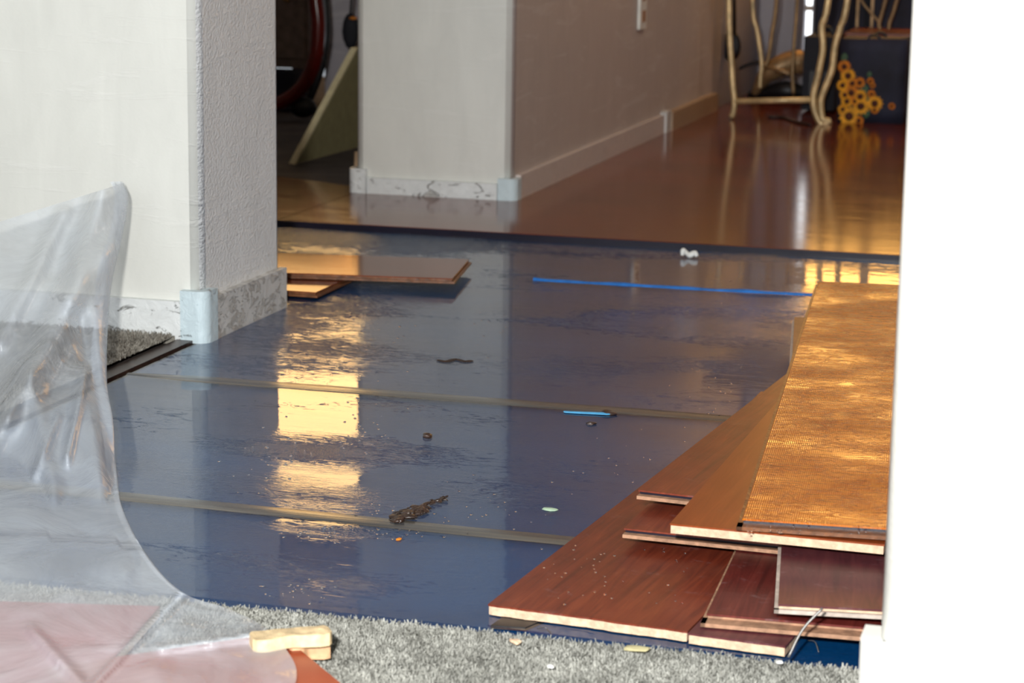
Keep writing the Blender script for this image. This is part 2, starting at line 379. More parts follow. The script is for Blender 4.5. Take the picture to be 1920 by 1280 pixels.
# big window of the left room
a = Q(480, 0, YB); b = Q(700, 0, YB)
w3 = struct(bx('window_3', (a.x, YB-.03, 1.15), (b.x, YB-.02, 2.155), M['glass_warm']))
bx('amber_reflection_panel', (a.x, YB-.03, .52), (b.x, YB-.02, 1.15), M['glow_amber'], w3)  # unseen glowing panel, added to turn the floor reflection orange lower down
bm = bmesh.new()
for p, q in (((a.x-.05, .48), (b.x+.05, .52)), ((a.x-.05, 2.155), (b.x+.05, 2.2)), ((a.x-.05, .52), (a.x, 2.155)), ((b.x, .52), (b.x+.05, 2.155))):
    box(bm, (p[0], YB-.045, p[1]), (q[0], YB, q[1]))
finish(bm, 'window_frame', M['window_frame'], w3)
# ------------------------------------------------------------------ floors
struct(bx('floor', (-5, -3, -.06), (3, YE, -.004), M['darkfloor']))
YC = 1.69                # edge of the carpet
YF = P(1100, 445, .012).y  # front edge of the laid laminate
ymid = P(600, 340, .012)
bm = bmesh.new()
p0 = P(530, 333, .012); p1 = P(668, 352, .012)
d = (p1-p0); pl = p0 - d*4
prism(bm, [(pl.x, YF), (XP0+.002, YF), (XP0+.002, p1.y), (pl.x, pl.y)], -.003, .0125)
prism(bm, [(XP0, YF), (.999, YF), (.999, YP), (XP0, YP)], -.003, .0125)
prism(bm, [(XP1, YP), (.999, YP), (.999, YE), (XP1, YE)], -.003, .0125)
o = finish(bm, 'laminate_floor', M['laminate']); struct(o)
struct(bx('laminate_edge_shadow_strip', (pl.x, YF-.004, .0), (.999, YF-.0005, .0118), M['groove']))  # dark laminate edge, with the shadow beneath it painted in
# blue film, laid in widths with tape over the joints
def line_y(pxs): return [P(*p).y for p in pxs]
T1 = (P(230, 936), P(1040, 1018)); T2 = (P(260, 707), P(1370, 790)); T3 = (P(1000, 528), P(1520, 556))
ys = [YC-.03, (T1[0].y+T1[1].y)/2, (T2[0].y+T2[1].y)/2, (T3[0].y+T3[1].y)/2, YF-.005]
labs = ['blue underlay film between the grey carpet and the nearest tape seam',
        'blue underlay film between the two tape seams, crossed by the bright golden reflection',
        'blue underlay film behind the second tape seam, in front of the bright blue strip',
        'blue underlay film along the edge of the laid laminate floor']
for i in range(4):
    y0, y1 = ys[i], ys[i+1]; bm = bmesh.new()
    def xl(y): return XL if y < YL1+.001 else -2.6
    nx, ny = 120, 40
    grid = {}
    for j in range(ny+1):
        y = y0+(y1-y0)*j/ny
        for k in range(nx+1):
            x = XL+(1.0-XL)*k/nx if True else 0
            x = XL + (.98-XL)*k/nx
            z = .0004*noise.noise(Vector((x*9, y*16, i)))
            grid[j, k] = bm.verts.new((x, y, z))
    for j in range(ny):
        for k in range(nx): bm.faces.new((grid[j, k], grid[j, k+1], grid[j+1, k+1], grid[j+1, k]))
    if y1 > YL1+.02:
        q = [(-2.6, max(y0, YL1)), (XL, max(y0, YL1)), (XL, y1), (-2.6, y1)]
        bm.faces.new([bm.verts.new((x, y, 0)) for x, y in q])
    bmesh.ops.recalc_face_normals(bm, faces=bm.faces)
    if sum(f.normal.z for f in bm.faces) < 0: bmesh.ops.reverse_faces(bm, faces=bm.faces)
    o = finish(bm, 'underlay_film', M['film'], smooth=True); tag(o, labs[i], 'underlay', 'blue underlay film sheets')
def tape(name, A, B, wd, m, label, cat, x0, x1, amp=.002, z=.0040, th=.0006):
    sl = (B.y-A.y)/(B.x-A.x); bm = bmesh.new(); n = 60; rows = []
    for i in range(n+1):
        x = x0+(x1-x0)*i/n; y = A.y+sl*(x-A.x)
        h = wd/2*(1+.12*noise.noise(Vector((x*12, y, 3)))); e = amp*noise.noise(Vector((x*7, 5, 1)))
        if min(i, n-i) < 3: h *= .35+.2*min(i, n-i)
        rows.append([bm.verts.new((x, y-h+e, z-th)), bm.verts.new((x, y-h*.8+e, z)), bm.verts.new((x, y+e, z+th*(.8+noise.noise(Vector((x*20, 0, 0)))))), bm.verts.new((x, y+h*.8+e, z)), bm.verts.new((x, y+h+e, z-th))])
    for i in range(n):
        for k in range(4): bm.faces.new((rows[i][k], rows[i+1][k], rows[i+1][k+1], rows[i][k+1]))
    return tag(finish(bm, name, m, smooth=True), label, cat)
tape('seam_tape', T1[0], T1[1], .030, M['tape'], 'brownish seam tape across the blue film nearest the grey carpet', 'tape', XL+.002, .3)
tape('seam_tape', T2[0], T2[1], .034, M['tape'], 'brownish seam tape across the blue film farther from the carpet', 'tape', XL+.002, .5)
tape('blue_film_strip', P(1000, 528), P(1500, 556), .016, M['bluefilm'], 'bright blue loose strip of film running towards the golden plank', 'film strip', P(1000, 528).x, P(1530, 556).x, .004, .0048, .002)
tape('blue_film_scrap', P(1055, 778), P(1148, 783), .009, M['lightblue'], 'short pale blue scrap beside the far tape seam', 'scrap', P(1055, 780).x, P(1148, 780).x, .002, .0052, .001)
# water lying over the film
bm = bmesh.new()
zw = .0034
pts = [(XL+.003, YC-.01), (.98, YC-.01), (.98, YF-.006), (-2.5, YF-.006), (-2.5, YL1+.018), (XL+.003, YL1+.018)]
f = bm.faces.new([bm.verts.new((x, y, zw)) for x, y in pts]); 
if f.normal.z < 0: f.normal_flip()
me = bpy.data.meshes.new('standing_water'); bm.to_mesh(me); bm.free(); me.materials.append(M['water'])
wt = bpy.data.objects.new('standing_water', me); C.objects.link(wt)
tag(wt, 'shallow clear water lying over the blue underlay film', 'water', kind='stuff')
# carpet with its pile
def carpet(name, poly_fn, x0, x1, y0, y1, z, m, nblade, hgt, label, bl=None):
    bm = bmesh.new(); nx, ny = 90, 50; g = {}
    for j in range(ny+1):
        for i in range(nx+1):
            x = x0+(x1-x0)*i/nx; y = y0+(y1-y0)*j/ny
            x, y = poly_fn(x, y)
            g[i, j] = bm.verts.new((x, y, z+.0012*noise.noise(Vector((x*40, y*40, 2)))))
    for j in range(ny):
        for i in range(nx): bm.faces.new((g[i, j], g[i+1, j], g[i+1, j+1], g[i, j+1]))
    for i in range(nx):
        a, b = g[i, ny], g[i+1, ny]
        c, d_ = bm.verts.new((a.co.x, a.co.y+.001, -.003)), bm.verts.new((b.co.x, b.co.y+.001, -.003)); bm.faces.new((a, b, d_, c))
    base = struct(finish(bm, name, m))
    bx0, bx1, by0, by1 = bl
    X = np.random.uniform(bx0, bx1, nblade); Y = np.random.uniform(by0, by1, nblade)
    V = np.zeros((nblade, 4, 3)); ang = np.random.uniform(0, 2*np.pi, nblade); wd = np.random.uniform(.0005, .0011, nblade)
    hh = hgt*np.random.uniform(.5, 1.15, nblade); lean = np.random.uniform(.0, .005, nblade); la = np.random.uniform(0, 2*np.pi, nblade)
    for q in range(nblade): X[q], Y[q] = poly_fn(X[q], Y[q])
    for k, (s, t) in enumerate(((-1, 0), (1, 0), (.5, 1), (-.5, 1))):
        V[:, k, 0] = X+np.cos(ang)*wd*s+np.cos(la)*lean*t; V[:, k, 1] = Y+np.sin(ang)*wd*s+np.sin(la)*lean*t; V[:, k, 2] = z-.001+hh*t
    me = bpy.data.meshes.new('carpet_pile'); me.vertices.add(nblade*4); me.vertices.foreach_set('co', V.ravel())
    me.loops.add(nblade*4); me.loops.foreach_set('vertex_index', np.arange(nblade*4, dtype=np.int32))
    me.polygons.add(nblade); me.polygons.foreach_set('loop_start', np.arange(0, nblade*4, 4, dtype=np.int32)); me.polygons.foreach_set('loop_total', np.full(nblade, 4, dtype=np.int32))
    me.update(calc_edges=True); me.materials.append(m)
    o = bpy.data.objects.new('carpet_pile', me); C.objects.link(o); tag(o, label, 'carpet', kind='stuff')
CE0 = P(400, 1126, .012); CE1 = P(1600, 1247, .012)
def front_fn(x, y):
    e = CE0.y+(CE1.y-CE0.y)*(x-CE0.x)/(CE1.x-CE0.x) + .006*noise.noise(Vector((x*11, 0, 0)))+.003*noise.noise(Vector((x*50, 3, 0)))
    return x, e-(1-y)*3.6
carpet('carpet', front_fn, -3.0, 2.9, 0, 1, .008, M['carpet'], 230000, .0048, 'short grey carpet pile in front of the blue film', bl=(-1.25, .0, .86, 1.0))
def side_fn(x, y):
    e0 = P(205, 722); e1 = P(345, 662)
    return XL-.034-x, YL0-.014-(1-y)*1.2
carpet('carpet_left', side_fn, 1.6, 0, 0, 1, .009, M['carpet_dark'], 60000, .006, 'grey carpet pile along the foot of the left wall behind the plastic', bl=(0, .5, .3, 1))
# tack strip between side carpet and film
o = bx('tack_strip', (XL-.032, 1.75, -.002), (XL-.008, YL0+.0, .004), M['debris'], bevel=.001)
tag(o, 'dirty wooden tack strip between the side carpet and the blue film', 'tack strip')
# ------------------------------------------------------------------ baseboards
def baseb(name, a, b, z1, m, bev=.004): return struct(bx(name, (*a, 0), (*b, z1), m, bevel=bev))
hb = .062; th = .011
baseb('baseboard_left', (-5, YL0-th), (XL-.024, YL0), .056, M['base'])
baseb('baseboard_left_side', (XL, YL0+.026), (XL+th, YL1-.004), .06, M['base_rough'], .003)
def corner_block(name, cx, cy, sx, sy, h, m, L=.026, r=.016, t=.013):
    # wraps an outside corner: sx, sy point away from the wall; (cx, cy) is the wall's corner
    bm = bmesh.new(); pts = [(cx-sx*L, cy+sy*t)]
    for k in range(9):
        an = math.pi/2*k/8
        pts.append((cx+sx*(t-r)+sx*r*math.sin(an), cy+sy*(t-r)+sy*r*math.cos(an)))
    pts += [(cx+sx*t, cy-sy*L), (cx-sx*.002, cy-sy*L), (cx-sx*.002, cy-sy*.002), (cx-sx*L, cy-sy*.002)]
    prism(bm, pts, 0, h); o = finish(bm, name, m)
    return struct(o)
corner_block('baseboard_corner_left', XL, YL0, 1, -1, .072, M['base_blue'])
baseb('baseboard_centre', (XP0+.028, YP-th), (XP1-.028, YP), .045, M['base'])
corner_block('baseboard_corner_centre_left', XP0, YP, -1, -1, .062, M['base'])
corner_block('baseboard_corner_centre_right', XP1, YP, 1, -1, .056, M['base_blue'])
yh = P(1232, 258).y
baseb('baseboard_hall', (XP1, YP+.028), (XP1+th, yh), .06, M['base_hall'])
baseb('baseboard_hall_corner', (XP1, yh), (XP1+.016, yh+.06), .068, M['base_rough'])
baseb('baseboard_hall_far', (XP1, yh+.06), (XP1+.02, XH_END), .062, M['base_tan'])
baseb('baseboard_hall_end', (XP1-.01, YE-th), (g0.x, YE), .05, M['wall_far'])
zb = Q(1680, 1222, YR0-.012).z
baseb('baseboard_right', (XR+.030, YR0-th), (3, YR0), zb-.010, M['wall_white'])
corner_block('baseboard_corner_right', XR, YR0, -1, -1, zb+.002, M['wall_white'], L=.036, t=.014, r=.02)
# outlet on the hall wall
ya = P(1200, 273).y
t0 = Q(1190, 0, 1); 
def on_hall(px, py):      # meets the hall wall's face
    D = ray(px, py); return Vector((0, 0, H)) + D*(XP1/D.x)
c = on_hall(1200, 54); 
ot = empty('wall_outlet', (XP1, c.y, c.z+.057), 0, 'ivory electrical outlet plate on the hall wall', 'outlet')
bm = bmesh.new(); box(bm, (.001, -.036, -.057), (.008, .036, .057)); finish(bm, 'cover_plate', M['switch'], ot, bevel=.002)
for s in (-1, 1):
    bm = bmesh.new(); box(bm, (.008, -.017, s*.026-.014), (.010, .017, s*.026+.014)); finish(bm, 'socket', M['core_tan'], ot, bevel=.002)
# ------------------------------------------------------------------ loose planks
TH = .009
def plank(A, B, wd, z, label, m, L=None, front='core', left=None, lipf=.0, lipl=.0, chip=0, back=False, group=None, long_x=False, mcore='core', tilt=0):
    a = P(*A, z); b = P(*B, z); dv = b-a; ln = L or dv.length; ang = math.atan2(-dv.x, dv.y)
    return plank_at((a.x, a.y, z-TH), ang, wd, ln, label, m, front, lipf, lipl, chip, mcore, tilt)
def plank_at(loc, ang, wd, ln, label, m, front='core', lipf=0, lipl=0, chip=0, mcore='core', tilt=0):
    r = empty('laminate_plank', loc, ang, label, 'plank'); r.rotation_euler = (tilt, 0, ang)
    n = 46 if chip else 1
    bm = bmesh.new(); top = []; bot = []
    for i in range(n+1):
        x = wd*i/n; dy = 0
        if chip and 0 < i < n: dy = -.0010*chip*(noise.noise(Vector((x*34, loc[0]*9, 0)))+.6*noise.noise(Vector((x*130, 2, 0))))
        top.append((x, dy)); 
    prism(bm, [(wd, ln), (0, ln)]+top, TH-.0016, TH)
    finish(bm, 'wear_layer', M[m], r)
    bm = bmesh.new(); e = .0008
    t2 = [(x if 0 < x < wd else (e if x == 0 else wd-e), dy*1.3+(.0004 if not lipf else .003)) for x, dy in top]
    prism(bm, [(wd-e, ln-e), (e, ln-e)]+t2, 0, TH-.0016)
    finish(bm, 'core', M[mcore], r)
    if lipf or lipl:
        bm = bmesh.new()
        if lipf: box(bm, (-lipl, -lipf, .0012), (wd, .003, .0045))
        if lipl: box(bm, (-lipl, -lipf, .0012), (.0008, ln-.002, .0045))
        finish(bm, 'tongue', M[front], r)
    return r
plank((915, 1132), (1475, 700), .177, .0135, 'lowest wide red-brown plank of the right pile with a pale chipped front end', 'plank', L=1.28, chip=1.4)
a = P(1290, 1180, .0135)
pa = P(915, 1132, .0135); pb = P(1475, 700, .0135); dv = (pb-pa).normalized(); ang5 = math.atan2(-dv.x, dv.y)
rx = Vector((dv.y, -dv.x, 0)); q = pa+rx*.1785-dv*.004
plank_at((q.x, q.y, .0045), ang5, .082, 1.2, 'scuffed plank whose pale end sticks out lowest at the front of the right pile', 'plank_purple', chip=1.0)
plank((1325, 1150), (1378, 1037), .176, .0228, 'dark maroon plank with a splintered tongued front edge above the lowest plank', 'plank_dark', L=1.0, front='core_tan', lipf=.012, lipl=.0034, mcore='core_tan')
plank((1170, 990), (1240, 920), .19, .0322, 'red-brown plank with a thin tan and black front edge beneath the cream-ended plank', 'plank', L=.62, front='core_tan', lipf=.005, mcore='groove')
plank((1459, 1132), (1489, 603), .19, .0415, 'maroon plank with cream left and front edges at the front right of the pile', 'plank_purple', L=1.28, front='core_pale', lipf=.001, lipl=.003)
plank((1197, 918), (1472, 703), .19, .0508, 'plank with a short black-lined front end showing left of the cream-ended plank', 'plank', L=.80, front='core_tan', lipf=.005, mcore='groove')
plank((1256, 981), (1470, 738), .19, .0601, 'orange-brown plank with a long cream front end under the golden plank', 'plank_orange', L=1.0)
pk = plank((1392, 972), (1535, 527), .19, .0700, 'golden wet plank lying ribbed back side up on top of the right pile', 'plank_back', front='core_brown', lipf=.011, lipl=.0042, mcore='groove')
# two loose planks beyond the left wall
a = P(848, 525, .0205); b = P(875, 487, .0205); dv = (b-a).normalized(); sl = math.atan2(-dv.x, dv.y)
ln = .62
def crosswise(a, sl, ln, wd, z, label, m):
    # the plank's length runs to the left of a
    r = empty('laminate_plank', (a.x, a.y, z-TH), sl, label, 'plank')
    bm = bmesh.new(); box(bm, (-ln, 0, TH-.0016), (0, wd, TH)); finish(bm, 'wear_layer', M[m], r)
    bm = bmesh.new(); box(bm, (-ln, .001, 0), (-.001, wd, TH-.0016)); finish(bm, 'core', M['core_brown'], r)
    bm = bmesh.new(); box(bm, (-ln, -.004, .0012), (.004, .001, .0045)); box(bm, (-.001, .001, .0012), (.004, wd, .0045)); finish(bm, 'tongue', M['core_brown'], r)
    return r
M['plank_x'] = wood('red_brown_wear_layer_crosswise', ((.12, .030, .014), (.20, .050, .02), (.28, .075, .03)), .06, (2.2, 38, 8), rvar=.05, bump=.02, spec=.16)
crosswise(a, max(-.03, min(.16, sl)), ln, .19, .0232, 'upper of the two loose planks lying beyond the left wall corner', 'plank_x')
a2 = P(592, 552, .010)
crosswise(a2, .0, .5, .19, .0135, 'lower of the two loose planks, mostly covered, beyond the left wall corner', 'plank_x')
# plank and splintered block on the carpet under the plastic
zc = .026
a = P(636, 1278, zc); b = P(524, 1186, zc); dv = (b-a).normalized()
r = empty('laminate_plank', (0, 0, 0), 0, 'bright red-brown plank on the carpet partly under the plastic sheet', 'plank')
nrm_ = Vector((-dv.y, dv.x, 0))
if nrm_.x > 0: nrm_ = -nrm_
a0 = a - dv*.5; b1 = b
pts = [a0, b1, b1+nrm_*.19, a0+nrm_*.19]
bm = bmesh.new(); prism(bm, [(p.x, p.y) for p in pts], zc-.0016, zc); finish(bm, 'wear_layer', plain('vivid_red_brown', (.33, .055, .018), .4, var=.15, sc=12), r)
bm = bmesh.new(); prism(bm, [(p.x, p.y) for p in pts], zc-.010, zc-.0017); finish(bm, 'core', M['core'], r)
r = empty('laminate_plank', (0, 0, 0), 0, 'red plank lying wholly behind the plastic sheet at the left edge', 'plank')
a = P(300, 1136, .024); b = P(-150, 1122, .024)
pts = [a, b, b+Vector((.03, -.19, 0)), a+Vector((.03, -.19, 0))]
bm = bmesh.new(); prism(bm, [(p.x, p.y) for p in pts], .0225, .024); finish(bm, 'wear_layer', plain('vivid_red', (.34, .03, .02), .4, var=.15, sc=12), r)
bm = bmesh.new(); prism(bm, [(p.x, p.y) for p in pts], .0150, .0224); finish(bm, 'core', M['core'], r)
def splinter(A, B, wd, z, h, m, name, label, cat, seed=0):
    a = P(*A, z); b = P(*B, z); d_ = (b-a); L = d_.length; d_.normalize(); n_ = Vector((-d_.y, d_.x, 0)); bm = bmesh.new(); n = 24; rows = []
    for i in range(n+1):
        t = i/n; p = a+d_*L*t; w1 = wd*(.5+.25*noise.noise(Vector((t*3, seed, 0)))); w2 = wd*(.5+.3*noise.noise(Vector((t*4, seed, 5)))); hh = h*(1+.2*noise.noise(Vector((t*4, seed, 9))))
        if i in (0, n): w1 *= .7; w2 *= .5
        rows.append([bm.verts.new(p-n_*w1-Vector((0, 0, h))), bm.verts.new(p-n_*w1), bm.verts.new(p+Vector((0, 0, hh-h))), bm.verts.new(p+n_*w2), bm.verts.new(p+n_*w2-Vector((0, 0, h)))])
    for i in range(n):
        for k in range(5): bm.faces.new((rows[i][k], rows[i+1][k], rows[i+1][(k+1) % 5], rows[i][(k+1) % 5]))
    bm.faces.new(rows[0]); bm.faces.new(rows[-1][::-1])
    o = finish(bm, name, m); return tag(o, label, cat) if label else o
cw = plain('fresh_split_wood', (.72, .55, .32), .7, var=.3, sc=90, bump=.8)
splinter((470, 1192), (618, 1178), .020, .040, .010, cw, 'wood_splinter', 'pale split strip of wood sticking out from the plastic over the carpet', 'wood scrap', 1)
splinter((535, 1206), (612, 1196), .026, .028, .012, plain('split_pinkish_wood', (.60, .36, .20), .7, var=.3, sc=90, bump=.8), 'wood_splinter', 'broken pinkish chunk of wood just under the pale split strip', 'wood scrap', 4)
# dark scrap below the lowest plank, wire
a = P(925, 1176, .013)
bm = bmesh.new(); p = [P(920, 1174, .003), P(985, 1178, .003), P(1050, 1150, .003), P(960, 1146, .003)]
prism(bm, [(v.x, v.y) for v in p], .001, .004); tag(finish(bm, 'rubber_scrap', M['black']), 'dark rubbery scrap under the left corner of the lowest plank', 'scrap')
a = P(1542, 1140, .052); b = P(1505, 1180, .035); c = P(1478, 1232, .014)
tag(tb('stiff_wire', [a, b, c], .0011, M['wire'], seg=6), 'thin grey wire sticking down from the plank pile to the carpet', 'wire')
a = P(1540, 1212, .004)
tag(tb('hair_strand', [P(1515, 1200, .004), P(1528, 1203, .008), P(1535, 1222, .004)], .0004, M['wire'], seg=5), 'fine curled grey strand on the blue film before the plank pile', 'thread')
tag(tb('hair_strand', [P(1008, 1178, .006), P(1022, 1176, .012), P(1032, 1186, .006)], .0005, M['wire'], seg=5), 'small curled strand at the carpet edge below the lowest plank', 'thread')
# ------------------------------------------------------------------ debris
def chip(px, py, r, m, name, label, cat, z=None, sx=1, sy=1, sz=.5, group=None, seed=1):
    bm = bmesh.new(); vs = ball(bm, (0, 0, 0), r, sx, sy, sz)
    for v in vs: v.co *= 1+.45*noise.noise(v.co*(1.3/r)+Vector((seed*3.1, 0, 0)))
    o = finish(bm, name, m, smooth=False); zz = z if z is not None else .0035
    p = P(px, py, zz); o.location = (p.x, p.y, zz+r*sz*.6); tag(o, label, cat, group); return o
bm = bmesh.new(); tube(bm, [(-.013, 0, .004), (-.012, .002, .012), (-.006, .006, .007), (.0, .002, .005), (.008, .003, .009), (.013, 0, .004)], [.003, .005, .004, .005, .005, .003], 7)
o = finish(bm, 'plaster_crumb', M['white'], smooth=True); o.location = P(1293, 484, .003); tag(o, 'curled white crumb on the wet film in front of the laminate edge', 'crumb')
chip(802, 819, .006, M['debris'], 'debris_lump', 'small dark brown lump on the blue film right of the golden reflection', 'debris')
chip(1140, 776, .006, M['debris'], 'debris_lump', 'dark lump on the far tape seam beside the pale blue scrap', 'debris', sx=1.8, sz=.5, seed=2)
chip(1108, 795, .004, M['debris'], 'debris_lump', 'tiny dark lump just in front of the pale blue scrap', 'debris', sx=1.5, sz=.5, seed=3)
chip(1030, 956, .005, plain('pale_green_flake', (.45, .62, .45), .5), 'paint_flake', 'pale green flake on the blue film left of the plank pile', 'flake', sx=1.6, sz=.25, seed=4)
chip(748, 1012, .0028, M['sun2'], 'wood_crumb', 'tiny orange crumb on the film just before the near tape seam', 'crumb', seed=6)
chip(967, 1205, .004, M['core'], 'wood_crumb', 'small tan crumb on the carpet below the lowest plank corner', 'crumb', z=.014, sx=1.5, seed=7)
chip(1032, 1251, .0028, M['white'], 'wood_crumb', 'tiny white crumb on the carpet near the bottom centre', 'crumb', z=.016, seed=8)
chip(1196, 1218, .006, plain('straw_crumb', (.5, .45, .25), .8), 'wood_crumb', 'straw-coloured crumb on the carpet under the pale plank end', 'crumb', z=.014, sx=2, sz=.3, seed=9)
chip(574, 1214, .0035, M['white'], 'wood_crumb', 'white crumb on the carpet below the broken chunk of wood', 'crumb', z=.016, seed=10)
chip(1462, 1243, .003, M['white'], 'wood_crumb', 'white crumb on the carpet left of the wire end', 'crumb', z=.014, seed=11)
# leafy clump
bm = bmesh.new()
for i in range(90):
    t = random.random()**1.3; p = P(745+t*98+random.uniform(-6, 6), 975-t*36+random.gauss(0, 4.5)*(1.1-t)-(6 if t > .5 else 0), .004)
    vs = ball(bm, (p.x, p.y, .005+random.uniform(0, .002)), random.uniform(.0012, .0034)*(1.25-.8*t), random.uniform(.8, 2.4), random.uniform(.6, 1.6), .55, 2)
    for v in vs: v.co += Vector((1, 1, .6))*.0022*noise.noise(v.co*330+Vector((i, 0, 0)))
tag(finish(bm, 'debris_clump', M['debris']), 'long dark clump of wet debris behind the near tape seam', 'debris')
bm = bmesh.new()
for i in range(14):
    t = i/13; p = P(825+t*56, 676+2*math.sin(t*9), .004); ball(bm, (p.x, p.y, .0045), .003, 2, 1, .4, 1)
tag(finish(bm, 'debris_line', M['debris']), 'thin dark line of grit on the film in front of the loose planks', 'debris')
# droplets
def drops(name, spec, label, n, rr=(.0007, .0019)):
    bm = bmesh.new()
    for i in range(n):
        x, y, z = spec(); r_ = random.uniform(*rr); ball(bm, (x, y, z), r_, 1.1, 1, .6, 1)
    return tag(finish(bm, name, M['drop'], smooth=True), label, 'water droplets', kind='stuff')
def sp_film():
    c = random.choice([(690, 790, 60, 60), (500, 850, 60, 60), (690, 960, 60, 25), (900, 950, 90, 40), (700, 620, 60, 40), (600, 1000, 60, 12), (560, 1110, 60, 20), (1280, 560, 120, 70), (1330, 740, 60, 40), (1100, 860, 160, 60), (700, 1000, 120, 12), (900, 620, 120, 40)])
    p = P(random.gauss(c[0], c[2]*.6), random.gauss(c[1], c[3]*.6), .0036)
    return max(p.x, XL+.02), p.y, .0036
drops('water_droplets', sp_film, 'scattered water droplets beading on the blue film', 300)
def sp_pl():
    p = P(random.uniform(1000, 1360), random.uniform(1010, 1160), .0137); return p.x, p.y, .0140
def sp_back():
    t = random.random(); p = P(1400+t*250, 975+t*20+random.uniform(-3, 12), .066); return p.x, p.y+.003, .0702
def sp_plank():
    p = P(random.uniform(1010, 1290), random.uniform(1020, 1140), .0137); return p.x, p.y, .0142
drops('water_droplets', sp_plank, 'small water droplets dotted over the lowest wide plank of the right pile', 45, (.0006, .0015))
def sp_edge():
    p = P(random.uniform(1400, 1650), random.uniform(984, 1000), .0665); return p.x, p.y, .0660
drops('water_droplets', sp_edge, 'water droplets along the front lip of the golden plank', 36, (.0006, .0014))
# ------------------------------------------------------------------ plastic sheet
R_ = [(232, 343, 2.60), (241, 375, 2.58), (228, 450, 2.50), (210, 530, 2.42), (202, 620, 2.33), (201, 720, 2.22), (212, 790, 2.12), (218, 880, 2.00), (232, 960, 1.91), (282, 1050, 1.80), (345, 1112, 1.725), (425, 1140, 1.68), (500, 1178, 1.60), (544, 1228, 1.53), (556, 1265, 1.48), (540, 1300, 1.43), (470, 1350, 1.38)]
L_ = [(-150, 462, 2.48), (-150, 490, 2.45), (-150, 540, 2.40), (-150, 600, 2.34), (-150, 660, 2.27), (-150, 740, 2.18), (-150, 810, 2.09), (-150, 890, 2.00), (-150, 960, 1.92), (-150, 1030, 1.84), (-150, 1090, 1.77), (-150, 1130, 1.72), (-150, 1190, 1.66), (-150, 1240, 1.60), (-150, 1290, 1.54), (-150, 1340, 1.48), (-150, 1400, 1.43)]
NV, NU = 150, 110
RR = smooth_path(R_, 12); LL = smooth_path(L_, 12)
def samp(S, t):
    f = t*(len(S)-1); i = min(int(f), len(S)-2); return S[i].lerp(S[i+1], f-i)
def ridge(px, py, ax, ay, bx_, by, wd, ln=None):
    dx, dy = bx_-ax, by-ay; L2 = dx*dx+dy*dy; t = ((px-ax)*dx+(py-ay)*dy)/L2
    tt = min(1, max(0, t)); d_ = math.hypot(px-ax-dx*tt, py-ay-dy*tt); return math.exp(-(d_/wd)**2)
bm = bmesh.new(); G = {}
for j in range(NV+1):
    t = j/NV; r_ = samp(RR, t); l_ = samp(LL, t)
    for i in range(NU+1):
        s = i/NU; q = l_.lerp(r_, s)
        dep = q.z
        dep += .035*noise.noise(Vector((q.x*.009, q.y*.003, 1))) + .008*noise.noise(Vector((q.x*.022+q.y*.006, q.y*.004, 4))) + .010*abs(noise.noise(Vector((q.x*.014-q.y*.004, q.y*.005+q.x*.004, 9))))
        dep -= .045*ridge(q.x, q.y, 130, 560, 190, 360, 22) - .035*ridge(q.x, q.y, 40, 985, 330, 1110, 11)
        dep -= .030*ridge(q.x, q.y, 110, 1000, 60, 700, 20) + .03*ridge(q.x, q.y, 125, 860, 160, 700, 9) + .045*ridge(q.x, q.y, 20, 780, 190, 480, 26) - .03*ridge(q.x, q.y, 215, 880, 150, 600, 16)
        dep -= .03*ridge(q.x, q.y, -40, 900, 110, 560, 18) + .025*ridge(q.x, q.y, 0, 640, 120, 400, 16) + .02*ridge(q.x, q.y, 60, 900, 110, 780, 8)
        e = 1-s
        dep += .045*max(0, 1-e/.10)**2                          # the edge rolls away
        p = Q(q.x, q.y, dep)
        zf = .031 if p.y < YC+.03 else (.021 if p.x < XL-.015 else .0055)
        if p.z < zf:
            lift = .010*ridge(q.x, q.y, 345, 1110, 150, 1310, 7) + .007*ridge(q.x, q.y, 300, 1215, 560, 1178, 8) + .006*ridge(q.x, q.y, 60, 1180, 170, 1300, 12) + .005*max(0, noise.noise(Vector((q.x*.012, q.y*.02, 7))))
            p = P(q.x, q.y, (.0315 if P(q.x, q.y, .0315).y < YC+.03 else zf)+lift)
        if p.x < -.9 and p.y > YL0-.03: p.y = YL0-.03
        G[i, j] = bm.verts.new(p)
for j in range(NV):
    for i in range(NU): bm.faces.new((G[i, j], G[i+1, j], G[i+1, j+1], G[i, j+1]))
# second layer folded back behind the upper part
K = {}
for j in range(int(NV*.62)+1):
    t = j/NV; fade = min(1, (1-t/.62)*2); 
    for k in range(23):
        s = k/22; i0 = G[NU, j].co; wdt = .035+.015*noise.noise(Vector((t*8, 2, 2)))
        off = Vector((-wdt*fade*s, .012*math.sin(s*3)*fade+.03*s*fade, -.004*s))
        K[k, j] = G[NU, j] if k == 0 else bm.verts.new(i0+off+Vector((0, .006*noise.noise(Vector((s*6, t*20, 0)))*s, 0)))
        c_ = K[k, j].co
        if k and c_.y > YL0-.02: c_.y = YL0-.02
for j in range(int(NV*.62)):
    for k in range(22): bm.faces.new((K[k, j], K[k+1, j], K[k+1, j+1], K[k, j+1]))
ps = finish(bm, 'plastic_sheet', M['plastic'], smooth=True)
tag(ps, 'crumpled translucent plastic sheet draped against the left wall down to the carpet', 'plastic sheet')
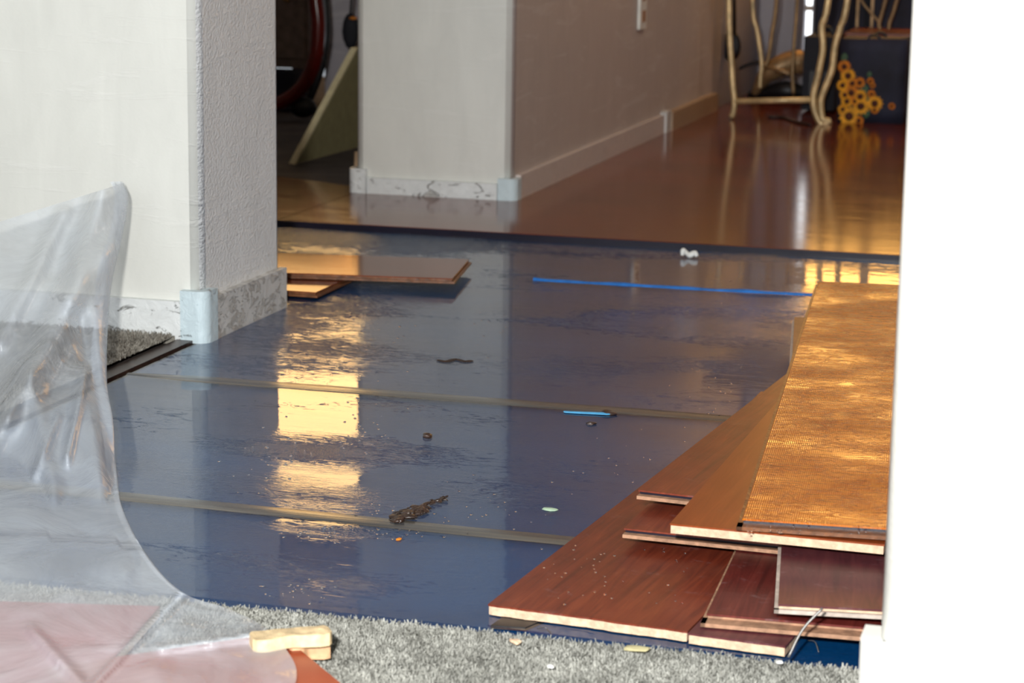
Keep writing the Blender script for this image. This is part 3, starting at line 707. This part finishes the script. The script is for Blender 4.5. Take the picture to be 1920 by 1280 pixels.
# ------------------------------------------------------------------ iron table in the hall
yt = P(1370, 232).y; y2 = P(1558, 238).y
it = empty('iron_table', P(1460, 225), 0, 'cream wrought iron table with curved legs at the end of the hall', 'table')
it.location = (0, 0, 0)
def leg(pts, y, r, m='iron', top=None, name='leg'):
    q = [Q(px, py, y if not isinstance(y, (list, tuple)) else y[i]) for i, (px, py) in enumerate(pts)]
    last = q[-1]; last.z = max(last.z, .0125+r) if last.z < .05 else last.z
    if top: q = [top] + q
    return tb(name, q, r, M[m], it)
zt = .71
def topof(px, y, dx=0): v = Q(px, 0, y); return Vector((v.x+dx, y, zt))
f1 = yt
leg([(1367, 0), (1368, 60), (1371, 110), (1374, 160), (1377, 190), (1374, 215), (1369, 229)], f1, .008, top=topof(1360, f1))
leg([(1553, 0), (1541, 50), (1543, 90), (1534, 140), (1525, 180), (1528, 210), (1540, 232), (1558, 236)], f1-.02, .009, top=topof(1575, f1))
leg([(1589, 0), (1576, 50), (1566, 85), (1560, 130), (1547, 165), (1539, 190), (1542, 222), (1552, 233)], f1-.02, .009, top=topof(1610, f1))
leg([(1411, 0), (1420, 60), (1428, 115), (1426, 145), (1425, 165)], f1+.45, .007, top=topof(1404, f1+.45))
leg([(1456, 0), (1448, 60), (1440, 112), (1433, 122)], f1+.45, .007, 'iron_dark', top=topof(1462, f1+.45))
leg([(1495, 0), (1490, 70), (1486, 130), (1488, 176)], f1+.42, .006, 'iron_dark', top=topof(1497, f1+.42))
tb('stretcher', [Q(1377, 190, f1), Q(1525, 187, f1-.02)], .008, M['iron'], it, sm=False)
tb('stretcher', [Q(1430, 122, f1+.45), Q(1487, 140, f1+.42)], .006, M['iron_dark'], it, sm=False)
xa = Q(1350, 0, f1).x; xb = Q(1620, 0, f1).x
bm = bmesh.new(); box(bm, (xa, f1-.08, zt), (xb, f1+.52, zt+.03)); finish(bm, 'table_top', M['cabinet'], it, bevel=.01)
# clutter beneath
ybk = f1+.75
def blob(name, pts, r, m, label, cat, **k): return tag(tb(name, pts, r, M[m], **k), label, cat)
blob('power_cable', [Q(1380, 132, ybk), Q(1400, 122, ybk), Q(1425, 116, ybk), Q(1450, 124, ybk), Q(1472, 142, ybk)], .005, 'black', 'black cable looping between the legs of the iron table', 'cable')
blob('power_cable', [P(1440, 219, .016), P(1470, 221, .016), P(1490, 228, .016), P(1520, 234, .016)], .0035, 'black', 'black cable lying on the laminate under the iron table', 'cable')
# black paddle hanging by the wall
hp = empty('hanging_brush', (0, 0, 0), 0, 'black round-headed brush standing behind the left leg of the iron table', 'brush')
yy = f1+.5
tb('handle', [Q(1376, -60, yy), Q(1377, 66, yy)], .006, M['black'], hp, sm=False)
bm = bmesh.new(); c = Q(1371, 87, yy); ball(bm, c, .031, .95, .35, 1.45, 3); finish(bm, 'head', M['black'], hp, smooth=True)
# brushy black bag clutter
gy = f1+.62
cl = empty('stand_base', (0, 0, 0), 0, 'dark ornate metal base standing on the floor under the iron table', 'stand base')
bm = bmesh.new(); c = P(1475, 187, .014)
tube(bm, [(c.x-.10, c.y, .03), (c.x-.05, c.y-.03, .10), (c.x+.03, c.y, .13), (c.x+.09, c.y+.02, .09)], [.012, .03, .04, .02], 10); finish(bm, 'scroll', M['iron_dark'], cl, smooth=True)
bm = bmesh.new(); tube(bm, [(c.x-.12, c.y+.02, .02), (c.x, c.y-.02, .045), (c.x+.12, c.y+.02, .02)], [.01, .03, .01], 10); finish(bm, 'foot', M['black'], cl, smooth=True)
bm = bmesh.new()
for i in range(9):
    a_ = i/8*2.8; ball(bm, (c.x+.06+.05*math.cos(a_), c.y+.03, .10+.04*math.sin(a_)), .022, 1.2, 1, .8, 1)
finish(bm, 'cover', M['black_fabric'], cl)
# black suitcase beside the slit of light
sy = P(1545, 236).y+.25
s0 = Q(1508, 68, sy); s1 = Q(1576, 68, sy)
s1.x -= .012; sc = empty('black_suitcase', (s0.x, sy, .0125), 0, 'tall black suitcase standing behind the right legs of the iron table', 'suitcase')
wS = s1.x-s0.x; hS = s0.z-.0125
bx('shell', (0, 0, .008), (wS, .22, hS), M['black_fabric'], sc, bevel=.02, seg=3)
tb('handle', [(.02, .1, hS-.01), (.03, .1, hS+.018), (wS-.03, .1, hS+.018), (wS-.02, .1, hS-.01)], .006, M['black'], sc)
for xx in (.02, wS-.02):
    bm = bmesh.new(); ball(bm, (xx, .03, .012), .012); finish(bm, 'wheel', M['black'], sc, smooth=True)
bx('zip_panel', (.02, -.006, .05), (wS-.02, .002, hS*.55), M['black'], sc, bevel=.004)
# sunflower tote
ty = P(1600, 238).y
a = Q(1576, 72, ty); b = Q(1700, 72, ty); tw = b.x-a.x; hT = a.z-.0125
tt = empty('sunflower_tote_bag', (a.x, ty, .0125), 0, 'navy tote bag with a printed bunch of sunflowers on the hall floor', 'bag')
bm = bmesh.new(); box(bm, (0, 0, 0), (tw, .16, hT))
bmesh.ops.subdivide_edges(bm, edges=bm.edges[:], cuts=5, use_grid_fill=True)
for v in bm.verts:
    if .01 < v.co.z: v.co += Vector((0, .012*noise.noise(v.co*9+Vector((1, 2, 3))), .004*noise.noise(v.co*7)))
finish(bm, 'body', M['navy'], tt, smooth=True, bevel=0)
for yy_ in (.01, .15): tb('handle', [(.06, yy_, hT-.02), (.08, yy_+.005, hT+.008), (tw-.08, yy_+.005, hT+.008), (tw-.06, yy_, hT-.02)], .004, M['black'], tt)
def flower(px, py, rad, m='sun', par=tt):
    p = Q(px, py, ty-.016); o = Vector((p.x-a.x, -.016, p.z-.0125)); bm = bmesh.new(); n = 13
    for k in range(n):
        an = 2*math.pi*k/n; d_ = Vector((math.cos(an), 0, math.sin(an))); s_ = Vector((-d_.z, 0, d_.x))
        vs = [bm.verts.new(o+d_*rad*.3+s_*rad*.0), bm.verts.new(o+d_*rad*.62+s_*rad*.22+Vector((0, -.002, 0))), bm.verts.new(o+d_*rad), bm.verts.new(o+d_*rad*.62-s_*rad*.22+Vector((0, -.002, 0)))]
        bm.faces.new(vs)
        bm.faces.new([bm.verts.new(v.co+Vector((0, .0015, 0))) for v in reversed(vs)])
    fl = finish(bm, 'sunflower', M[m], par)
    bm = bmesh.new(); ball(bm, o+Vector((0, -.002, 0)), rad*.38, 1, .35, 1, 2); c_ = finish(bm, 'flower_centre', M['sunc'], fl, smooth=True)
    return fl
for px, py, rr_, mm in ((1592, 218, 20, 'sun'), (1614, 199, 17, 'sun'), (1613, 181, 14, 'sun'), (1640, 194, 16, 'sun'), (1596, 174, 15, 'sun2'), (1588, 190, 12, 'sun'), (1583, 125, 13, 'sun2'), (1590, 142, 15, 'sun'), (1598, 156, 12, 'sun2'), (1612, 155, 11, 'sun2'), (1634, 176, 8, 'sun2'), (1632, 152, 7, 'sun2'), (1640, 206, 8, 'sun2'), (1610, 226, 10, 'sun2'), (1580, 160, 12, 'sun'), (1580, 205, 10, 'sun'), (1672, 199, 7, 'sun2'), (1584, 178, 11, 'sun'), (1636, 160, 6, 'sun2'), (1603, 190, 9, 'sun2')):
    flower(px, py, rr_*ty/F*1.02, mm)
for px, py, rr_ in ((1620, 168, 9), (1628, 186, 8), (1605, 212, 8), (1583, 108, 7), (1624, 212, 8), (1630, 140, 5), (1590, 232, 7)):
    p = Q(px, py, ty-.012); bm = bmesh.new(); ball(bm, (p.x-a.x, -.011, p.z-.0125), rr_*ty/F, 1, .15, 1.3, 1); finish(bm, 'leaf', M['leaf'], tt)
# low cherry table with a scrolled stand on it, behind the tote
cy = ty+.40
z1 = Q(1620, 62, cy).z; z0 = Q(1620, 73, cy).z
a_ = Q(1582, 66, cy); b_ = Q(1712, 66, cy)
ct = empty('low_cherry_table', (a_.x, cy, .0125), 0, 'low reddish table behind the sunflower bag', 'table')
LW = b_.x-a_.x
bx('table_top', (0, 0, z0-.0125), (LW, .3, z1-.0125), M['cherry'], ct, bevel=.004)
for xx in (.012, LW-.03):
    for yy_ in (.02, .26): bx('leg', (xx, yy_, 0), (xx+.02, yy_+.02, z0-.0125), M['cherry'], ct)
stn = empty('scrolled_stand', (0, 0, 0), 0, 'antique iron plant stand with crossing legs on the low cherry table', 'stand')
sy2 = cy+.12
for pts in ([(1668, -30), (1655, 20), (1648, 45), (1650, 61)], [(1690, -30), (1676, 20), (1668, 42), (1666, 61)], [(1600, -30), (1618, 5), (1634, 25), (1648, 42)]):
    q = [Q(px, py, sy2) for px, py in pts]
    if pts[-1][1] == 61: q[-1].z = z1+.006
    tb('leg', q, .006 if pts[0][0] != 1600 else .004, M['iron_dark'], stn)
xc = Q(1655, -30, sy2)
bm = bmesh.new(); box(bm, (xc.x-.11, sy2-.08, xc.z), (xc.x+.08, sy2+.08, xc.z+.02)); finish(bm, 'shelf', M['iron_dark'], stn, bevel=.004)
# dark cabinet behind it all
dk = empty('dark_cabinet', (Q(1548, 0, YE).x, YE-.24, .0125), 0, 'tall black cabinet against the end wall of the hall', 'cabinet')
LWc = Q(1740, 0, YE).x-dk.location.x
bx('body', (0, 0, 0), (LWc, .23, .50), M['black_fabric'], dk, bevel=.004)
for k in range(2): 
    d_ = bx('door', (.01+k*LWc/2, -.012, .03), (LWc/2-.005+k*LWc/2, 0, .47), M['navy'], dk, bevel=.003)
    bx('handle', (LWc/2-.03+k*.045, -.024, .22), (LWc/2-.022+k*.045, -.012, .34), M['iron_dark'], d_)
# ------------------------------------------------------------------ things in the left room
yb = P(560, 318).y+.02
lean = empty('leaning_board', (0, 0, 0), 0, 'cream-edged olive panel leaning against the wall in the left room', 'panel')
A0 = P(554, 307); yL = A0.y
p_bl = P(556, 307, .002); p_br = P(700, 268, .002)
p_t = Q(672, 90, yL+.30)
dirv = (p_br-p_bl).normalized(); p_t2 = p_t+dirv*.4; p_br2 = p_bl+dirv*1.0
n_ = (p_t-p_bl).cross(dirv).normalized()
if n_.y > 0: n_ = -n_
thk = .012
def slab(name, pts, nv, m):
    bm = bmesh.new(); lo = [bm.verts.new(p) for p in pts]; hi = [bm.verts.new(p-nv) for p in pts]; k = len(pts)
    bm.faces.new(lo); bm.faces.new(hi[::-1])
    for i in range(k): bm.faces.new((lo[i], lo[(i+1) % k], hi[(i+1) % k], hi[i]))
    return finish(bm, name, m, lean)
slab('panel', [p_bl, p_br2, p_t2, p_t], n_*thk, M['cream'])
e_ = dirv*-.012
slab('edge', [p_bl+e_, p_bl, p_t, p_t+e_], n_*thk*1.2, M['cream_edge'])
# red bentwood/curved chair frame
cyb = P(560, 225).y
rc = empty('curved_frame', (0, 0, 0), 0, 'glossy dark red curved frame standing in the left room', 'frame')
q = [Q(px, py, cyb) for px, py in ((586, -40), (592, 0), (597, 50), (592, 105), (575, 150), (548, 180), (515, 196), (470, 200))]
tb('tube', q, .020, M['red_tube'], rc, seg=10)
q = [Q(px, py, cyb+.05) for px, py in ((600, -40), (608, 0), (611, 60), (605, 110), (594, 150), (578, 190), (568, 212))]
tb('rubber_strip', q, .012, M['black'], rc, seg=10)
bm = bmesh.new()
c = Q(568, 205, cyb+.02); c.z = max(c.z, .034); ball(bm, c, .034, 1.2, .7, .9, 2); finish(bm, 'wheel', M['black'], rc, smooth=True)
yk = cyb+.35
a_ = Q(500, 0, yk).x; b_ = min(Q(588, 0, yk).x, Q(609, 0, yk+.1).x-.012); zz = Q(560, 128, yk).z
cb = empty('wooden_cabinet', (a_-.3, yk, 0), 0, 'grey-brown wooden cabinet behind the red frame in the left room', 'cabinet')
bx('body', (0, 0, zz), (b_-a_+.3, .3, .52), M['cabinet'], cb, bevel=.004)
bx('leg', (.02, .02, 0), (.06, .06, zz), M['cabinet'], cb); bx('leg', (b_-a_+.24, .02, 0), (b_-a_+.28, .06, zz), M['cabinet'], cb)
for k in range(2):
    d_ = bx('door', (.01+k*(b_-a_+.3)/2, -.012, zz+.03), ((b_-a_+.3)/2*(1+k)-.01, 0, .49), M['cabinet'], cb, bevel=.004)
    xk = (b_-a_+.3)/2*(1+k)-.06
    bm = bmesh.new(); ball(bm, (xk, -.022, zz+.2), .011); finish(bm, 'knob', M['iron_dark'], d_, smooth=True)
bb = empty('dark_blue_box', (Q(500, 0, yk-.08).x, yk-.12, 0), 0, 'low dark blue box beneath the wooden cabinet in the left room', 'box')
wB = Q(556, 130, yk-.1).x-bb.location.x; hB = Q(556, 134, yk-.1).z
bx('body', (0, 0, 0), (wB, .1, hB*.8), M['navy'], bb, bevel=.006); bx('lid', (-.004, -.004, hB*.8), (wB+.004, .104, hB), M['navy'], bb, bevel=.003)
struct(bx('wall_room_divider', (Q(604, 0, yk+.45).x, yk+.45, 0), (XP0-.001, yk+.5, 2.44*.19), M['wall_far'])) if False else None
# pale cabinet side behind the leaning board
pc = Q(609, 0, yk+.1); pd = Q(700, 0, yk+.1)
wc = empty('pale_dresser', (pc.x, yk+.1, 0), 0, 'pale grey dresser behind the leaning board in the left room', 'dresser')
DW = min(pd.x, XP0-.01)-pc.x
bx('body', (0, 0, .0), (DW, .3, .46), M['wall_far'], wc, bevel=.003)
for k in range(3):
    d_ = bx('drawer', (.01, -.01, .04+k*.14), (DW-.01, 0, .165+k*.14), M['wall_far'], wc, bevel=.003)
    bm = bmesh.new(); ball(bm, (DW/2, -.018, .1+k*.14), .009); finish(bm, 'knob', M['iron_dark'], d_, smooth=True)
yb_ = cyb+.05
bag = empty('black_bag', (0, 0, 0), 0, 'black bag with an orange trim hanging at the corner of the centre wall', 'bag')
bm = bmesh.new(); ball(bm, Q(657, 58, yb_), .030, .8, .5, 1.7, 2); finish(bm, 'body', M['black_fabric'], bag, smooth=True)
bm = bmesh.new(); ball(bm, Q(662, 34, yb_-.01), .010, 1.4, .6, .5, 1); finish(bm, 'trim', M['sun2'], bag, smooth=True)
tb('strap', [Q(657, 30, yb_), Q(662, -40, yb_), Q(668, -100, yb_)], .004, M['black'], bag)
st = P(661, 335)
o = tb('wood_stick', [Vector((XP0-.012, YP+.03, .006)), Vector((XP0-.014, YP+.045, .09))], .005, M['base_tan'], sm=False, seg=6)
tag(o, 'short reddish stick leaning on the left corner of the centre wall', 'stick')

for o in list(C.objects):
    if o.parent: continue
    l = o.get('label', '')
    if o.name.startswith('laminate_plank'):
        o['group'] = 'loose planks beyond the left wall' if 'two loose planks' in l else ('red planks under the plastic sheet' if 'plastic' in l else 'loose planks in the right pile')
    elif o.name.startswith('seam_tape'): o['group'] = 'seam tapes across the blue film'
    elif o.name.startswith('wood_crumb'): o['group'] = 'crumbs scattered over the film and carpet'
    elif o.name.startswith('debris_lump'): o['group'] = 'dark lumps on the blue film'
